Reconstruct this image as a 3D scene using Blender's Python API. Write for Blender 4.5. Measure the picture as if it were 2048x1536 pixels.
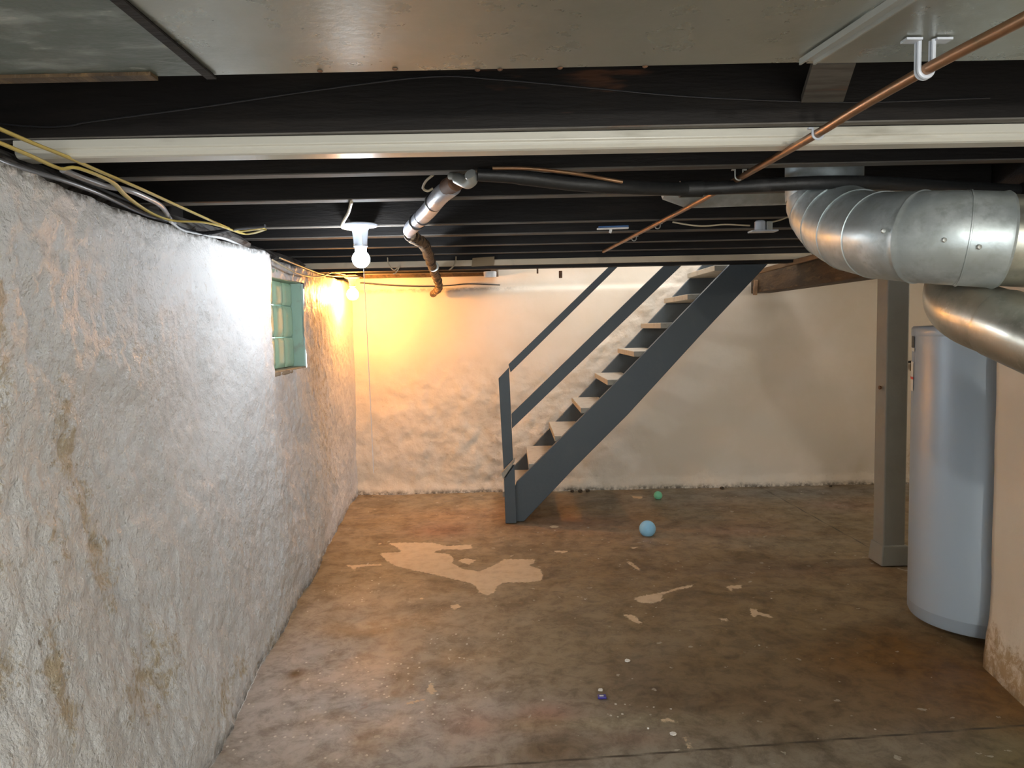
import bpy, bmesh, math, random
import numpy as np
from mathutils import Vector, Matrix, noise
random.seed(4)
for o in list(bpy.data.objects): bpy.data.objects.remove(o)
sc = bpy.context.scene

# ------------------------------------------------------------------ camera
F = 1479.0; CZ = 1.48; PIT = math.radians(4.37); ROL = 0.021
fw = Vector((0, math.cos(PIT), -math.sin(PIT))); r0 = Vector((1, 0, 0)); u0 = r0.cross(fw)
rt = r0*math.cos(ROL) - u0*math.sin(ROL); up = u0*math.cos(ROL) + r0*math.sin(ROL)
cd = bpy.data.cameras.new('camera'); cam = bpy.data.objects.new('camera', cd)
sc.collection.objects.link(cam); sc.camera = cam
cd.sensor_width = 36; cd.lens = 36*F/2048; cd.clip_start = .02
m3 = Matrix((rt, up, -fw)).transposed(); cam.matrix_world = Matrix.Translation((0, 0, CZ)) @ m3.to_4x4()
def ray(x, y): return fw + rt*((x-1024)/F) + up*((768-y)/F)
def az(x, y, z): v = ray(x, y); return Vector((0, 0, CZ)) + v*((z-CZ)/v.z)      # measured point at a height
def ay(x, y, Y): v = ray(x, y); return Vector((0, 0, CZ)) + v*(Y/v.y)            # measured point at a depth

# ------------------------------------------------------------------ world, exposure
w = bpy.data.worlds.new('world'); sc.world = w; w.use_nodes = True
w.node_tree.nodes['Background'].inputs[0].default_value = (.92, .97, 1.0, 1)
w.node_tree.nodes['Background'].inputs[1].default_value = .8
sc.view_settings.view_transform = 'Standard'; sc.view_settings.look = 'None'
sc.view_settings.gamma = 1; sc.view_settings.use_curve_mapping = False
sc.view_settings.exposure = 2.12
WHITE_L = 84.0; WARM_L = 140.0; FILL_NEAR_L = 280.0; FILL_SIDE_L = 85.0; FILL_UP_W = 5.5
def area(name, loc, rot, size, watt, col):
    l = bpy.data.lights.new(name, 'AREA'); l.size = size; l.energy = watt; l.color = col
    o = bpy.data.objects.new(name, l); o.location = loc; o.rotation_euler = rot; sc.collection.objects.link(o); return o
area('landing_fill', (1.3, 6.05, 3.6), (0, 0, 0), .5, FILL_UP_W, (1, .93, .95))      # unseen fill light added over the stairwell, standing in for light from upstairs

# ------------------------------------------------------------------ helpers
def link(o, parent=None):
    sc.collection.objects.link(o)
    if parent: o.parent = parent; o.location -= parent.location
    return o
def tag(o, label=None, cat=None, group=None, kind=None):
    if label: o['label'] = label
    if cat: o['category'] = cat
    if group: o['group'] = group
    if kind: o['kind'] = kind
    return o
def empty(name, loc, label, cat, group=None):
    o = bpy.data.objects.new(name, None); o.empty_display_size = .05; o.location = loc
    sc.collection.objects.link(o); return tag(o, label, cat, group)
class MB:
    def __init__(s): s.v = []; s.f = []; s.sm = []
    def add(s, v, f, smooth=False):
        n = len(s.v); s.v += [tuple(p) for p in v]; s.f += [tuple(i+n for i in q) for q in f]; s.sm += [smooth]*len(f); return s
    def box(s, x0, x1, y0, y1, z0, z1):
        v = [(x, y, z) for x in (x0, x1) for y in (y0, y1) for z in (z0, z1)]
        return s.add(v, [(0, 1, 3, 2), (4, 6, 7, 5), (0, 4, 5, 1), (2, 3, 7, 6), (0, 2, 6, 4), (1, 5, 7, 3)])
    def bar(s, a, b, wd, h, upv=(0, 0, 1)):
        a = Vector(a); b = Vector(b); d = (b-a).normalized(); r = d.cross(Vector(upv)).normalized(); u = r.cross(d)
        v = [p + r*(i*wd/2) + u*(j*h/2) for p in (a, b) for i in (-1, 1) for j in (-1, 1)]
        return s.add(v, [(0, 1, 3, 2), (4, 6, 7, 5), (0, 4, 5, 1), (2, 3, 7, 6), (0, 2, 6, 4), (1, 5, 7, 3)])
    def prism(s, pts, y0, y1):                     # polygon in x,z between two depths
        n = len(pts); v = [(x, y0, z) for x, z in pts] + [(x, y1, z) for x, z in pts]
        f = [tuple(range(n)), tuple(range(2*n-1, n-1, -1))] + [(i, i+n, (i+1) % n+n, (i+1) % n) for i in range(n)]
        return s.add(v, f)
    def poly(s, P, off):                           # any planar polygon pushed by off
        n = len(P); off = Vector(off); v = list(P) + [p+off for p in P]
        f = [tuple(range(n)), tuple(range(2*n-1, n-1, -1))] + [(i, i+n, (i+1) % n+n, (i+1) % n) for i in range(n)]
        return s.add(v, f)
    def lathe(s, prof, c=(0, 0, 0), n=32, ax='z'):
        v = []
        for r, h in prof:
            for k in range(n):
                t = 2*math.pi*k/n; p = (r*math.cos(t), r*math.sin(t), h)
                if ax == 'y': p = (p[0], p[2], p[1])
                if ax == 'x': p = (p[2], p[0], p[1])
                v.append((p[0]+c[0], p[1]+c[1], p[2]+c[2]))
        f = [(i*n+k, i*n+(k+1) % n, (i+1)*n+(k+1) % n, (i+1)*n+k) for i in range(len(prof)-1) for k in range(n)]
        f += [tuple(range(n-1, -1, -1)), tuple(range((len(prof)-1)*n, len(prof)*n))]
        return s.add(v, f, True)
    def tube(s, P, R, n=12, flat=1.0, caps=True):
        P = [Vector(p) for p in P]; R = R if isinstance(R, (list, tuple)) else [R]*len(P)
        v = []; pu = None
        for i, p in enumerate(P):
            d = (P[min(i+1, len(P)-1)] - P[max(i-1, 0)]).normalized()
            if pu is None:
                pu = Vector((0, 0, 1)) if abs(d.z) < .9 else Vector((0, 1, 0))
            u = (pu - d*pu.dot(d)).normalized(); pu = u; r = d.cross(u)
            for k in range(n):
                t = 2*math.pi*k/n; v.append(p + r*(R[i]*math.cos(t)) + u*(R[i]*flat*math.sin(t)))
        f = [(i*n+k, i*n+(k+1) % n, (i+1)*n+(k+1) % n, (i+1)*n+k) for i in range(len(P)-1) for k in range(n)]
        if caps: f += [tuple(range(n-1, -1, -1)), tuple(range((len(P)-1)*n, len(P)*n))]
        return s.add(v, f, True)
    def build(s, name, mat, parent=None, bevel=0, orig=None):
        me = bpy.data.meshes.new(name)
        o = Vector(orig) if orig is not None else (Vector(parent.location) if parent else sum((Vector(p) for p in s.v), Vector())/len(s.v))
        me.from_pydata([tuple(Vector(p)-o) for p in s.v], [], s.f); me.materials.append(mat)
        for p, sm in zip(me.polygons, s.sm): p.use_smooth = sm
        bm = bmesh.new(); bm.from_mesh(me); bmesh.ops.recalc_face_normals(bm, faces=bm.faces); bm.to_mesh(me); bm.free()
        ob = bpy.data.objects.new(name, me); ob.location = o; link(ob, parent)
        if bevel:
            m = ob.modifiers.new('bevel', 'BEVEL'); m.width = bevel; m.segments = 2; m.limit_method = 'ANGLE'; m.angle_limit = .7
        if any(s.sm):
            m = ob.modifiers.new('split', 'EDGE_SPLIT'); m.split_angle = .75
        return ob
def smooth(P, k=6):                                 # Catmull-Rom through the points
    P = [Vector(p) for p in P]; Q = [P[0]*2-P[1]] + P + [P[-1]*2-P[-2]]; out = []
    for i in range(1, len(Q)-2):
        for j in range(k):
            t = j/k; a, b, c, d = Q[i-1:i+3]
            out.append(.5*((2*b) + (c-a)*t + (2*a-5*b+4*c-d)*t*t + (3*b-a-3*c+d)*t**3))
    return out + [P[-1]]

# ------------------------------------------------------------------ materials
def new_mat(name):
    m = bpy.data.materials.new(name); m.use_nodes = True; nt = m.node_tree; b = nt.nodes['Principled BSDF']
    return m, nt, b
def N(nt, t, **k):
    n = nt.nodes.new(t)
    for a, v in k.items():
        if a in n.inputs.keys(): n.inputs[a].default_value = v
        else: setattr(n, a, v)
    return n
def coords(nt, scale=(1, 1, 1), kind='Object'):
    if kind == 'World': src = nt.nodes.new('ShaderNodeNewGeometry').outputs['Position']
    else: src = nt.nodes.new('ShaderNodeTexCoord').outputs['Object']
    mp = nt.nodes.new('ShaderNodeMapping'); mp.inputs['Scale'].default_value = scale
    nt.links.new(src, mp.inputs[0]); return mp.outputs[0]
def noise_fac(nt, vec, scale, lo, hi, detail=5, rough=.6, dist=0.):
    n = N(nt, 'ShaderNodeTexNoise', Scale=scale, Detail=detail, Roughness=rough, Distortion=dist); nt.links.new(vec, n.inputs['Vector'])
    r = N(nt, 'ShaderNodeMapRange'); r.inputs['From Min'].default_value = lo; r.inputs['From Max'].default_value = hi
    r.interpolation_type = 'SMOOTHSTEP'; nt.links.new(n.outputs['Fac'], r.inputs['Value']); return r.outputs[0], n.outputs['Fac']
def mix(nt, fac, a, b):
    m = N(nt, 'ShaderNodeMix', data_type='RGBA')
    if isinstance(fac, (int, float)): m.inputs[0].default_value = fac
    else: nt.links.new(fac, m.inputs[0])
    for s, i in ((a, 6), (b, 7)):
        if isinstance(s, tuple): m.inputs[i].default_value = (*s, 1)
        else: nt.links.new(s, m.inputs[i])
    return m.outputs[2]
def bump(nt, b, facs, dist=.004, strength=.5):
    prev = None
    for f in facs:
        n = N(nt, 'ShaderNodeBump', Strength=strength, Distance=dist); nt.links.new(f, n.inputs['Height'])
        if prev: nt.links.new(prev, n.inputs['Normal'])
        prev = n.outputs[0]
    nt.links.new(prev, b.inputs['Normal'])
def mat(name, col, rough=.5, metal=0., layers=(), bumps=(), scale=(1, 1, 1), kind='Object', rvar=0, spec=.5, **kw):
    """layers: (noise scale, low, high, colour); bumps: (noise scale, distance)"""
    m, nt, b = new_mat(name); vec = coords(nt, scale, kind); c = tuple(col)
    for sc_, lo, hi, cc in layers:
        f, _ = noise_fac(nt, vec, sc_, lo, hi); c = mix(nt, f, c, cc)
    if isinstance(c, tuple): b.inputs['Base Color'].default_value = (*c, 1)
    else: nt.links.new(c, b.inputs['Base Color'])
    b.inputs['Roughness'].default_value = rough; b.inputs['Metallic'].default_value = metal
    b.inputs['Specular IOR Level'].default_value = spec
    if rvar:
        f, _ = noise_fac(nt, vec, 9, .3, .7); r = N(nt, 'ShaderNodeMapRange'); r.inputs['To Min'].default_value = rough-rvar; r.inputs['To Max'].default_value = rough+rvar
        nt.links.new(f, r.inputs[0]); nt.links.new(r.outputs[0], b.inputs['Roughness'])
    if bumps:
        prev = None
        for s_, d_ in bumps:
            _, raw = noise_fac(nt, vec, s_, 0, 1); n = N(nt, 'ShaderNodeBump', Strength=1., Distance=d_); nt.links.new(raw, n.inputs['Height'])
            if prev: nt.links.new(prev, n.inputs['Normal'])
            prev = n.outputs[0]
        nt.links.new(prev, b.inputs['Normal'])
    for k, v in kw.items(): b.inputs[k.replace('_', ' ')].default_value = v
    return m
def emis(name, col, L):
    m, nt, b = new_mat(name); b.inputs['Base Color'].default_value = (.9, .9, .9, 1)
    b.inputs['Emission Color'].default_value = (*col, 1); b.inputs['Emission Strength'].default_value = L; return m

M = {}
M['joist'] = mat('dark_joist', (.011, .0095, .009), .65, layers=[(3, .45, .75, (.022, .018, .015)), (1.6, .66, .70, (.09, .04, .022))], bumps=[(30, .002)], scale=(.5, 3, 3), kind='World', spec=.3)
M['joist_edge'] = mat('joist_lit_edge', (.16, .15, .135), .8, layers=[(4, .45, .7, (.08, .07, .06)), (2, .6, .68, (.16, .09, .055))], bumps=[(40, .002)], scale=(.6, 3, 3), kind='World')  # pale tone puts the lamplight on joist undersides into the colour
M['board'] = mat('subfloor_board', (.018, .014, .012), .85, layers=[(5, .5, .8, (.035, .026, .02))], scale=(1, .3, 1), kind='World')
M['girder'] = mat('brown_girder', (.085, .052, .024), .6, layers=[(5, .45, .6, (.045, .028, .014)), (9, .55, .68, (.14, .085, .035))], bumps=[(25, .004)], scale=(3, .6, 3), kind='World')
M['woodlight'] = mat('raw_wood', (.32, .2, .11), .65, layers=[(8, .45, .7, (.22, .13, .07))], bumps=[(40, .002)])
M['plank'] = mat('pale_plank', (.62, .52, .38), .6, layers=[(6, .5, .8, (.45, .38, .28))], bumps=[(40, .001)])
M['channel'] = mat('white_channel', (.66, .65, .58), .3, layers=[(5, .55, .8, (.36, .34, .28))], scale=(.4, 2, 2))
M['panel'] = mat('sheet_metal_panel', (.38, .40, .36), .31, .62, layers=[(4, .45, .75, (.31, .33, .29)), (26, .70, .76, (.5, .52, .48))], bumps=[(2.5, .0012), (60, .0004)], rvar=.06)
M['panel_old'] = mat('old_sheet_metal', (.13, .16, .145), .42, .35, layers=[(4.5, .5, .66, (.30, .34, .33)), (9, .62, .72, (.42, .45, .43)), (3.2, .62, .7, (.11, .07, .045))], bumps=[(4, .008)], scale=(1, 2.2, 1), kind='World', rvar=.08)
M['galv'] = mat('galvanized_duct', (.46, .52, .53), .42, .55, layers=[(9, .45, .7, (.60, .65, .66)), (30, .45, .7, (.42, .47, .47)), (11, .72, .745, (.17, .10, .05))], bumps=[(6, .003)], kind='World', rvar=.08)
M['galv2'] = mat('shiny_duct', (.50, .49, .42), .34, .8, layers=[(9, .45, .7, (.36, .36, .30)), (40, .55, .7, (.54, .54, .48))], bumps=[(5, .002)], kind='World', rvar=.05)
M['seam'] = mat('duct_seam', (.5, .52, .5), .4, .6)
M['copper'] = mat('copper_pipe', (.36, .20, .11), .4, .7, layers=[(20, .45, .7, (.28, .18, .10))], rvar=.05)
M['blackpipe'] = mat('black_pipe', (.016, .017, .018), .5, layers=[(7, .55, .7, (.04, .04, .04))], bumps=[(20, .003)])
M['silver'] = mat('silver_pipe', (.52, .54, .60), .3, .35, layers=[(14, .5, .7, (.40, .42, .46))], bumps=[(30, .002)])
M['brownwrap'] = mat('brown_wrapped_pipe', (.20, .13, .075), .8, layers=[(14, .48, .54, (.035, .025, .018)), (30, .55, .65, (.42, .31, .19))], bumps=[(22, .02)])
M['rust'] = mat('rusty_fitting', (.17, .085, .045), .75, layers=[(25, .5, .7, (.10, .05, .03))])
M['slate'] = mat('slate_paint', (.062, .080, .094), .5, layers=[(5, .5, .8, (.075, .09, .10)), (50, .73, .76, (.25, .26, .27))], bumps=[(22, .0015)])
M['tread'] = mat('worn_tread', (.36, .33, .27), .65, layers=[(14, .5, .7, (.27, .24, .19))], bumps=[(30, .001)])
M['post'] = mat('post_paint', (.29, .29, .26), .6, layers=[(4, .45, .75, (.25, .25, .225)), (30, .7, .75, (.16, .13, .09))], bumps=[(18, .003)])
M['heater'] = mat('heater_enamel', (.33, .395, .46), .38, .1, bumps=[(3, .002)])
M['black'] = mat('black_plastic', (.012, .012, .014), .4)
M['white'] = mat('white_plastic', (.78, .78, .78), .35)
M['porcelain'] = mat('porcelain', (.55, .60, .68), .25)
M['label'] = mat('paper_label', (.8, .78, .68), .5)
M['red'] = mat('red_print', (.7, .05, .04), .5)
M['yellow'] = mat('yellow_cable', (.66, .52, .14), .38, layers=[(8, .5, .8, (.66, .57, .27))])
M['grey'] = mat('grey_cable', (.34, .34, .36), .35)
M['cream'] = mat('cream_cable', (.55, .47, .33), .5)
M['blackcable'] = mat('black_cable', (.03, .03, .034), .35)
M['dusty'] = mat('dusty_plate', (.20, .19, .18), .85, layers=[(12, .5, .62, (.06, .05, .045))], bumps=[(25, .008)], kind='World')
M['blue'] = mat('blue_ball', (.30, .62, .88), .5, layers=[(9, .5, .8, (.28, .56, .80))])
M['green'] = mat('green_ball', (.22, .68, .42), .5)
M['bluecap'] = mat('blue_cap', (.05, .04, .30), .35)
M['bluebar'] = mat('blue_bar', (.05, .16, .42), .35)
M['chip'] = mat('white_chip', (.85, .84, .80), .6)
M['brass'] = mat('brass_valve', (.16, .13, .05), .45, .6)
M['dirt'] = mat('dirt_debris', (.10, .075, .05), .9, layers=[(40, .5, .6, (.04, .03, .02))])
M['frame'] = mat('green_window_frame', (.34, .50, .42), .5, layers=[(10, .5, .7, (.30, .36, .30))])
M['sillstone'] = mat('window_sill', (.36, .30, .22), .7, layers=[(14, .5, .65, (.2, .15, .11))], bumps=[(20, .006)])
M['glass'] = mat('glass_block', (.55, .80, .60), .12, 0, bumps=[(9, .004)], Transmission_Weight=.2, IOR=1.45)
M['bulb_white'] = emis('bulb_glow_white', (.86, .93, 1.0), WHITE_L)
M['bulb_warm'] = emis('bulb_glow_warm', (1.0, .41, .085), WARM_L)
M['fill_side'] = emis('fill_glow_side', (1.0, .84, .64), FILL_SIDE_L)
M['fill_near'] = emis('fill_glow_near', (1.0, .95, .85), FILL_NEAR_L)

# painted masonry: masks in the mesh say where stains sit
def wall_mat(name, base, second, stain, rough, fine, bump_d, spec=.5, dark=.73, crust=(.25, .18, .10)):
    m, nt, b = new_mat(name); vec = coords(nt, (1, 1, 1), 'World')
    f1, _ = noise_fac(nt, vec, 2.2, .42, .62); c = mix(nt, f1, base, second)
    at = N(nt, 'ShaderNodeAttribute', attribute_name='stain')
    _, raw2 = noise_fac(nt, vec, 17, .40, .60, 10, .82, .5)
    sm_ = N(nt, 'ShaderNodeMath', operation='MULTIPLY_ADD'); nt.links.new(at.outputs['Fac'], sm_.inputs[0]); sm_.inputs[1].default_value = .30; nt.links.new(raw2, sm_.inputs[2])
    mu = N(nt, 'ShaderNodeMapRange'); mu.interpolation_type = 'SMOOTHSTEP'; mu.inputs['From Min'].default_value = .66; mu.inputs['From Max'].default_value = .82; mu.inputs['To Max'].default_value = .9; nt.links.new(sm_.outputs[0], mu.inputs[0])
    c = mix(nt, mu.outputs[0], c, stain)
    f3, raw3 = noise_fac(nt, vec, 38, dark-.03, dark, 6, .65)
    ad = N(nt, 'ShaderNodeMath', operation='MULTIPLY_ADD'); nt.links.new(at.outputs['Fac'], ad.inputs[0]); ad.inputs[1].default_value = .85; ad.inputs[2].default_value = .12
    mu2 = N(nt, 'ShaderNodeMath', operation='MULTIPLY'); nt.links.new(f3, mu2.inputs[0]); nt.links.new(ad.outputs[0], mu2.inputs[1])
    c = mix(nt, mu2.outputs[0], c, crust)
    ed = N(nt, 'ShaderNodeAttribute', attribute_name='grime')
    f4, _ = noise_fac(nt, vec, 22, .35, .62, 6, .7)
    mu3 = N(nt, 'ShaderNodeMath', operation='MULTIPLY'); nt.links.new(f4, mu3.inputs[0]); nt.links.new(ed.outputs['Fac'], mu3.inputs[1])
    c = mix(nt, mu3.outputs[0], c, (.05, .038, .022))
    nt.links.new(c, b.inputs['Base Color']); b.inputs['Roughness'].default_value = rough; b.inputs['Specular IOR Level'].default_value = spec
    rg = N(nt, 'ShaderNodeAttribute', attribute_name='rough')
    _, rawa = noise_fac(nt, vec, fine, 0, 1, 6, .6); _, rawb = noise_fac(nt, vec, fine*3.2, 0, 1, 3, .6)
    n1 = N(nt, 'ShaderNodeBump', Distance=bump_d); nt.links.new(rawa, n1.inputs['Height']); nt.links.new(rg.outputs['Fac'], n1.inputs['Strength'])
    n2 = N(nt, 'ShaderNodeBump', Distance=bump_d*.35); nt.links.new(rawb, n2.inputs['Height']); nt.links.new(rg.outputs['Fac'], n2.inputs['Strength']); nt.links.new(n1.outputs[0], n2.inputs['Normal'])
    nt.links.new(n2.outputs[0], b.inputs['Normal']); return m
M['wall_left'] = wall_mat('white_gloss_masonry', (.72, .725, .735), (.80, .80, .81), (.50, .41, .27), .40, 30, .016, dark=.64, crust=(.34, .27, .17))
M['wall_back'] = wall_mat('cream_masonry', (.76, .69, .58), (.79, .72, .62), (.60, .50, .35), .62, 14, .008, dark=.76)
M['wall_right'] = wall_mat('cream_render', (.72, .65, .53), (.75, .68, .57), (.40, .27, .13), .6, 12, .008, dark=.86)

def grid(name, fn, us, vs, mat_, skip=None, attrs=None, kind='structure'):
    """surface fn(u, v) -> point, attrs name -> fn(u, v)"""
    nu, nv = len(us), len(vs); V = [fn(u, v) for u in us for v in vs]
    Fc = []
    for i in range(nu-1):
        for j in range(nv-1):
            if skip and skip((us[i]+us[i+1])/2, (vs[j]+vs[j+1])/2): continue
            Fc.append((i*nv+j, (i+1)*nv+j, (i+1)*nv+j+1, i*nv+j+1))
    me = bpy.data.meshes.new(name); me.from_pydata(V, [], Fc); me.materials.append(mat_)
    for p in me.polygons: p.use_smooth = True
    for an, af in (attrs or {}).items():
        a = me.attributes.new(an, 'FLOAT', 'POINT'); a.data.foreach_set('value', np.array([af(u, v) for u in us for v in vs], dtype=np.float32))
    o = bpy.data.objects.new(name, me); link(o); tag(o, kind=kind); return o
def fbm(x, y, z, oct=4): return noise.fractal((x, y, z), .8, 2.1, oct)
def sst(a, b, x): t = min(1, max(0, (x-a)/(b-a))); return t*t*(3-2*t)

# ------------------------------------------------------------------ setting
# floor ----------
CREAM = [(400+x*.3906, 950+y*.3906) for x, y in [(960,350),(1030,345),(1190,345),(1260,362),(1390,355),(1395,375),(1340,380),(1240,380),(1190,395),(1280,405),(1300,430),(1290,450),(1340,480),(1430,495),(1500,465),(1560,430),(1640,430),(1710,430),(1715,450),(1680,460),(1740,480),(1755,510),(1750,540),(1680,550),(1560,550),(1520,570),(1510,600),(1470,618),(1430,600),(1410,570),(1390,555),(1280,530),(1200,510),(1100,490),(1000,465),(950,435),(920,400),(1020,395),(1030,385),(1000,365)]]
SPL = [[(740,462),(800,460),(930,455),(935,462),(860,466),(800,474),(790,490),(770,470)], [(1320,440),(1355,425),(1415,435),(1380,458),(1350,450)],
       [(1280,670),(1320,660),(1335,672),(1300,690)], [(1060,1165),(1150,1145),(1160,1150),(1060,1175)], [(1160,1100),(1180,1065),(1195,1065),(1200,1100),(1215,1105),(1180,1125)],
       [(1815,385),(1880,388),(1885,395),(1820,395)], [(1790,265),(1808,258),(1838,262),(1830,270),(1800,271)], [(1105,632),(1150,626),(1140,636)], [(905,352),(930,350),(925,356)]]
SPL = [[(400+x*.3906, 950+y*.3906) for x, y in s] for s in SPL]
s2 = [[(405,715),(470,700),(500,695),(540,690),(620,665),(690,650),(680,665),(600,680),(540,700),(545,725),(500,740),(430,738)], [(850,658),(925,652),(920,668),(880,668),(875,685),(855,665)],
      [(965,770),(990,765),(1010,785),(1075,800),(1070,812),(1000,795),(990,812),(975,800)], [(370,540),(390,540),(435,575),(430,585),(400,565)], [(350,790),(410,800),(445,840),(410,835),(380,815)],
      [(820,815),(860,815),(855,828),(825,826)], [(25,483),(85,490),(60,498)], [(385,468),(425,470),(400,478)], [(510,1300),(560,1295),(620,1310),(560,1315)], [(650,1390),(670,1395),(690,1445),(670,1440)], [(395,222),(450,226),(440,236),(400,233)]]
SPL += [[(1100+x*.4141, 900+y*.4141) for x, y in s] for s in s2]
def wp(poly): return [az(x, y, 0).xy[:] for x, y in poly]
def sdf(poly, X, Y):
    P = np.array(poly); n = len(P); best = np.full(X.shape, 1e9); ins = np.zeros(X.shape, bool)
    for i in range(n):
        a = P[i]; b = P[(i+1) % n]; e = b-a; L = max(e@e, 1e-12)
        t = np.clip(((X-a[0])*e[0]+(Y-a[1])*e[1])/L, 0, 1); best = np.minimum(best, np.hypot(X-a[0]-t*e[0], Y-a[1]-t*e[1]))
        if a[1] != b[1]:
            c = ((a[1] > Y) != (b[1] > Y)) & (X < (b[0]-a[0])*(Y-a[1])/(b[1]-a[1])+a[0]); ins ^= c
    return np.where(ins, best, -best)
fx = np.linspace(-1.6, 4.6, 414); fy = np.linspace(-2.6, 6.75, 624); XX, YY = np.meshgrid(fx, fy, indexing='ij')
pat = sdf(wp(CREAM), XX, YY)
for s in SPL: pat = np.maximum(pat, sdf(wp(s), XX, YY))
Z = np.array([[0.004*noise.noise((x*.9, y*.9, 0)) for y in fy] for x in fx])
nu, nv = len(fx), len(fy); V = np.stack([XX, YY, Z], -1).reshape(-1, 3)
idx = np.arange(nu*nv).reshape(nu, nv); Fq = np.stack([idx[:-1, :-1], idx[1:, :-1], idx[1:, 1:], idx[:-1, 1:]], -1).reshape(-1, 4)
me = bpy.data.meshes.new('floor'); me.from_pydata(V.tolist(), [], Fq.tolist())
a = me.attributes.new('patch', 'FLOAT', 'POINT'); a.data.foreach_set('value', pat.astype(np.float32).ravel())
# broad wear: where the old coats lie (pixel centre, radius x, radius y in metres, which coat, weight)
base = np.zeros(XX.shape+(3,)) + np.array([.28, .22, .135])
GREY = (.46, .45, .445); BRN = (.20, .135, .058); RUS = (.19, .085, .008); DK = (.15, .11, .075); RED = (.34, .16, .11); TAN = (.40, .30, .19); MOS = (.13, .11, .025); SL = (.21, .21, .20)
for px, py, rx, ry, col, wt in [(640,1420,.55,.6,GREY,1),(900,1480,.55,.35,GREY,.95),(1500,1520,.9,.1,(.28,.27,.24),.8),(560,1330,.35,.7,GREY,.8),(800,1230,.6,.5,(.33,.29,.24),.7),(1150,1500,.6,.25,(.33,.31,.27),.7),
      (1450,1180,.9,.8,BRN,.8),(1250,1130,.6,.8,(.26,.18,.095),.7),(1400,1330,.35,.3,DK,.6),(1500,1400,.5,.25,DK,1),(1450,1350,.5,.3,BRN,.7),(1650,1280,.5,.5,BRN,.6),(1280,1350,.15,.2,DK,.5),
      (1850,1350,.32,.3,RUS,1),(1950,1400,.3,.3,RUS,1),(1880,1370,.3,.25,RUS,1),(1700,1320,.2,.2,RUS,.5),(1800,1290,.15,.2,RUS,.8),(2000,1500,.22,.16,MOS,1),(1830,1460,.2,.12,DK,.6),
      (1250,1060,1.0,.35,(.32,.205,.115),.7),(950,1030,.5,.25,(.36,.22,.12),.7),(880,1060,.25,.2,RED,.6),(1150,1045,.4,.2,RED,.45),(1480,1060,.3,.2,RED,.35),(1680,1010,.3,.2,(.34,.23,.2),.6),
      (1600,985,1.3,.25,SL,.9),(1250,1000,.5,.2,SL,.4),(800,1005,.5,.2,(.27,.24,.17),.7),(1100,1440,.12,.1,RED,.5),(950,1450,.12,.1,RED,.5),(1090,1430,.1,.09,RED,.5),(1270,1480,.14,.05,RED,.5),(1060,1450,.14,.06,TAN,.7),(1180,1450,.16,.04,(.42,.37,.27),.7),
      (1110,1500,.16,.07,(.22,.14,.07),.9),(590,1348,.035,.045,(.16,.09,.03),1),(560,1250,.08,.6,(.24,.18,.09),.5),(930,1310,.12,.08,TAN,.5),(1330,1440,.3,.05,(.36,.32,.22),.6),(1420,1500,.6,.12,(.27,.24,.19),.7),
      (1600,1140,.6,.15,(.22,.14,.08),.7),(1400,1010,.4,.2,(.24,.18,.14),.5),(1700,1400,.6,.3,(.20,.14,.08),.7),(1750,1500,.6,.12,(.24,.21,.16),.7)]:
    c = az(px, py, 0); g = np.exp(-(((XX-c.x)/rx)**2+((YY-c.y)/ry)**2))*wt; g = g[..., None]; base = base*(1-g)+np.array(col)*g
ca = me.attributes.new('coat', 'FLOAT_COLOR', 'POINT'); ca.data.foreach_set('color', np.concatenate([base, np.ones(XX.shape+(1,))], -1).astype(np.float32).ravel())
# expansion joints: distance to two cut lines
def dl(p, q): p = np.array(p.xy); q = np.array(q.xy); d = (q-p)/np.linalg.norm(q-p); return np.abs((XX-p[0])*(-d[1])+(YY-p[1])*d[0])
ln = np.minimum(dl(az(1000, 1530, 0), az(1900, 1463, 0)), np.where(YY > 4.45, dl(az(1540, 985, 0), az(1730, 1090, 0)), 9))
a = me.attributes.new('speck', 'FLOAT', 'POINT'); sk = np.zeros(XX.shape)
for px, py, rx, ry, wt in [(560,1460,.35,.25,1),(720,1360,.35,.25,.9),(820,1420,.3,.2,.8),(900,1300,.25,.3,.45),(700,1180,.25,.3,.4),(1280,1420,.2,.12,.5),(1150,1080,.5,.3,.25)]:
    c = az(px, py, 0); sk = np.maximum(sk, wt*np.exp(-((XX-c.x)/rx)**2-((YY-c.y)/ry)**2))
a.data.foreach_set('value', (sk+.06).astype(np.float32).ravel())
a = me.attributes.new('joint', 'FLOAT', 'POINT'); a.data.foreach_set('value', ln.astype(np.float32).ravel())
for p in me.polygons: p.use_smooth = True
m, nt, b = new_mat('worn_painted_concrete'); vec = coords(nt, (1, 1, 1), 'World'); vs_ = coords(nt, (1, .8, 1), 'World')
c = N(nt, 'ShaderNodeAttribute', attribute_name='coat').outputs['Color']
f, _ = noise_fac(nt, vec, 3.2, .45, .66, 8, .7, .5); c1 = N(nt, 'ShaderNodeMix', data_type='RGBA', blend_type='MULTIPLY'); c1.inputs[0].default_value = 1
v1 = mix(nt, f, (1.02, 1.0, .98), (.66, .60, .52)); nt.links.new(c, c1.inputs[6]); nt.links.new(v1, c1.inputs[7]); c = c1.outputs[2]
f, _ = noise_fac(nt, vec, 11, .40, .68, 8, .75, .4); c1 = N(nt, 'ShaderNodeMix', data_type='RGBA', blend_type='MULTIPLY'); c1.inputs[0].default_value = 1
v1 = mix(nt, f, (1.10, 1.10, 1.09), (.62, .59, .56)); nt.links.new(c, c1.inputs[6]); nt.links.new(v1, c1.inputs[7]); c = c1.outputs[2]
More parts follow.
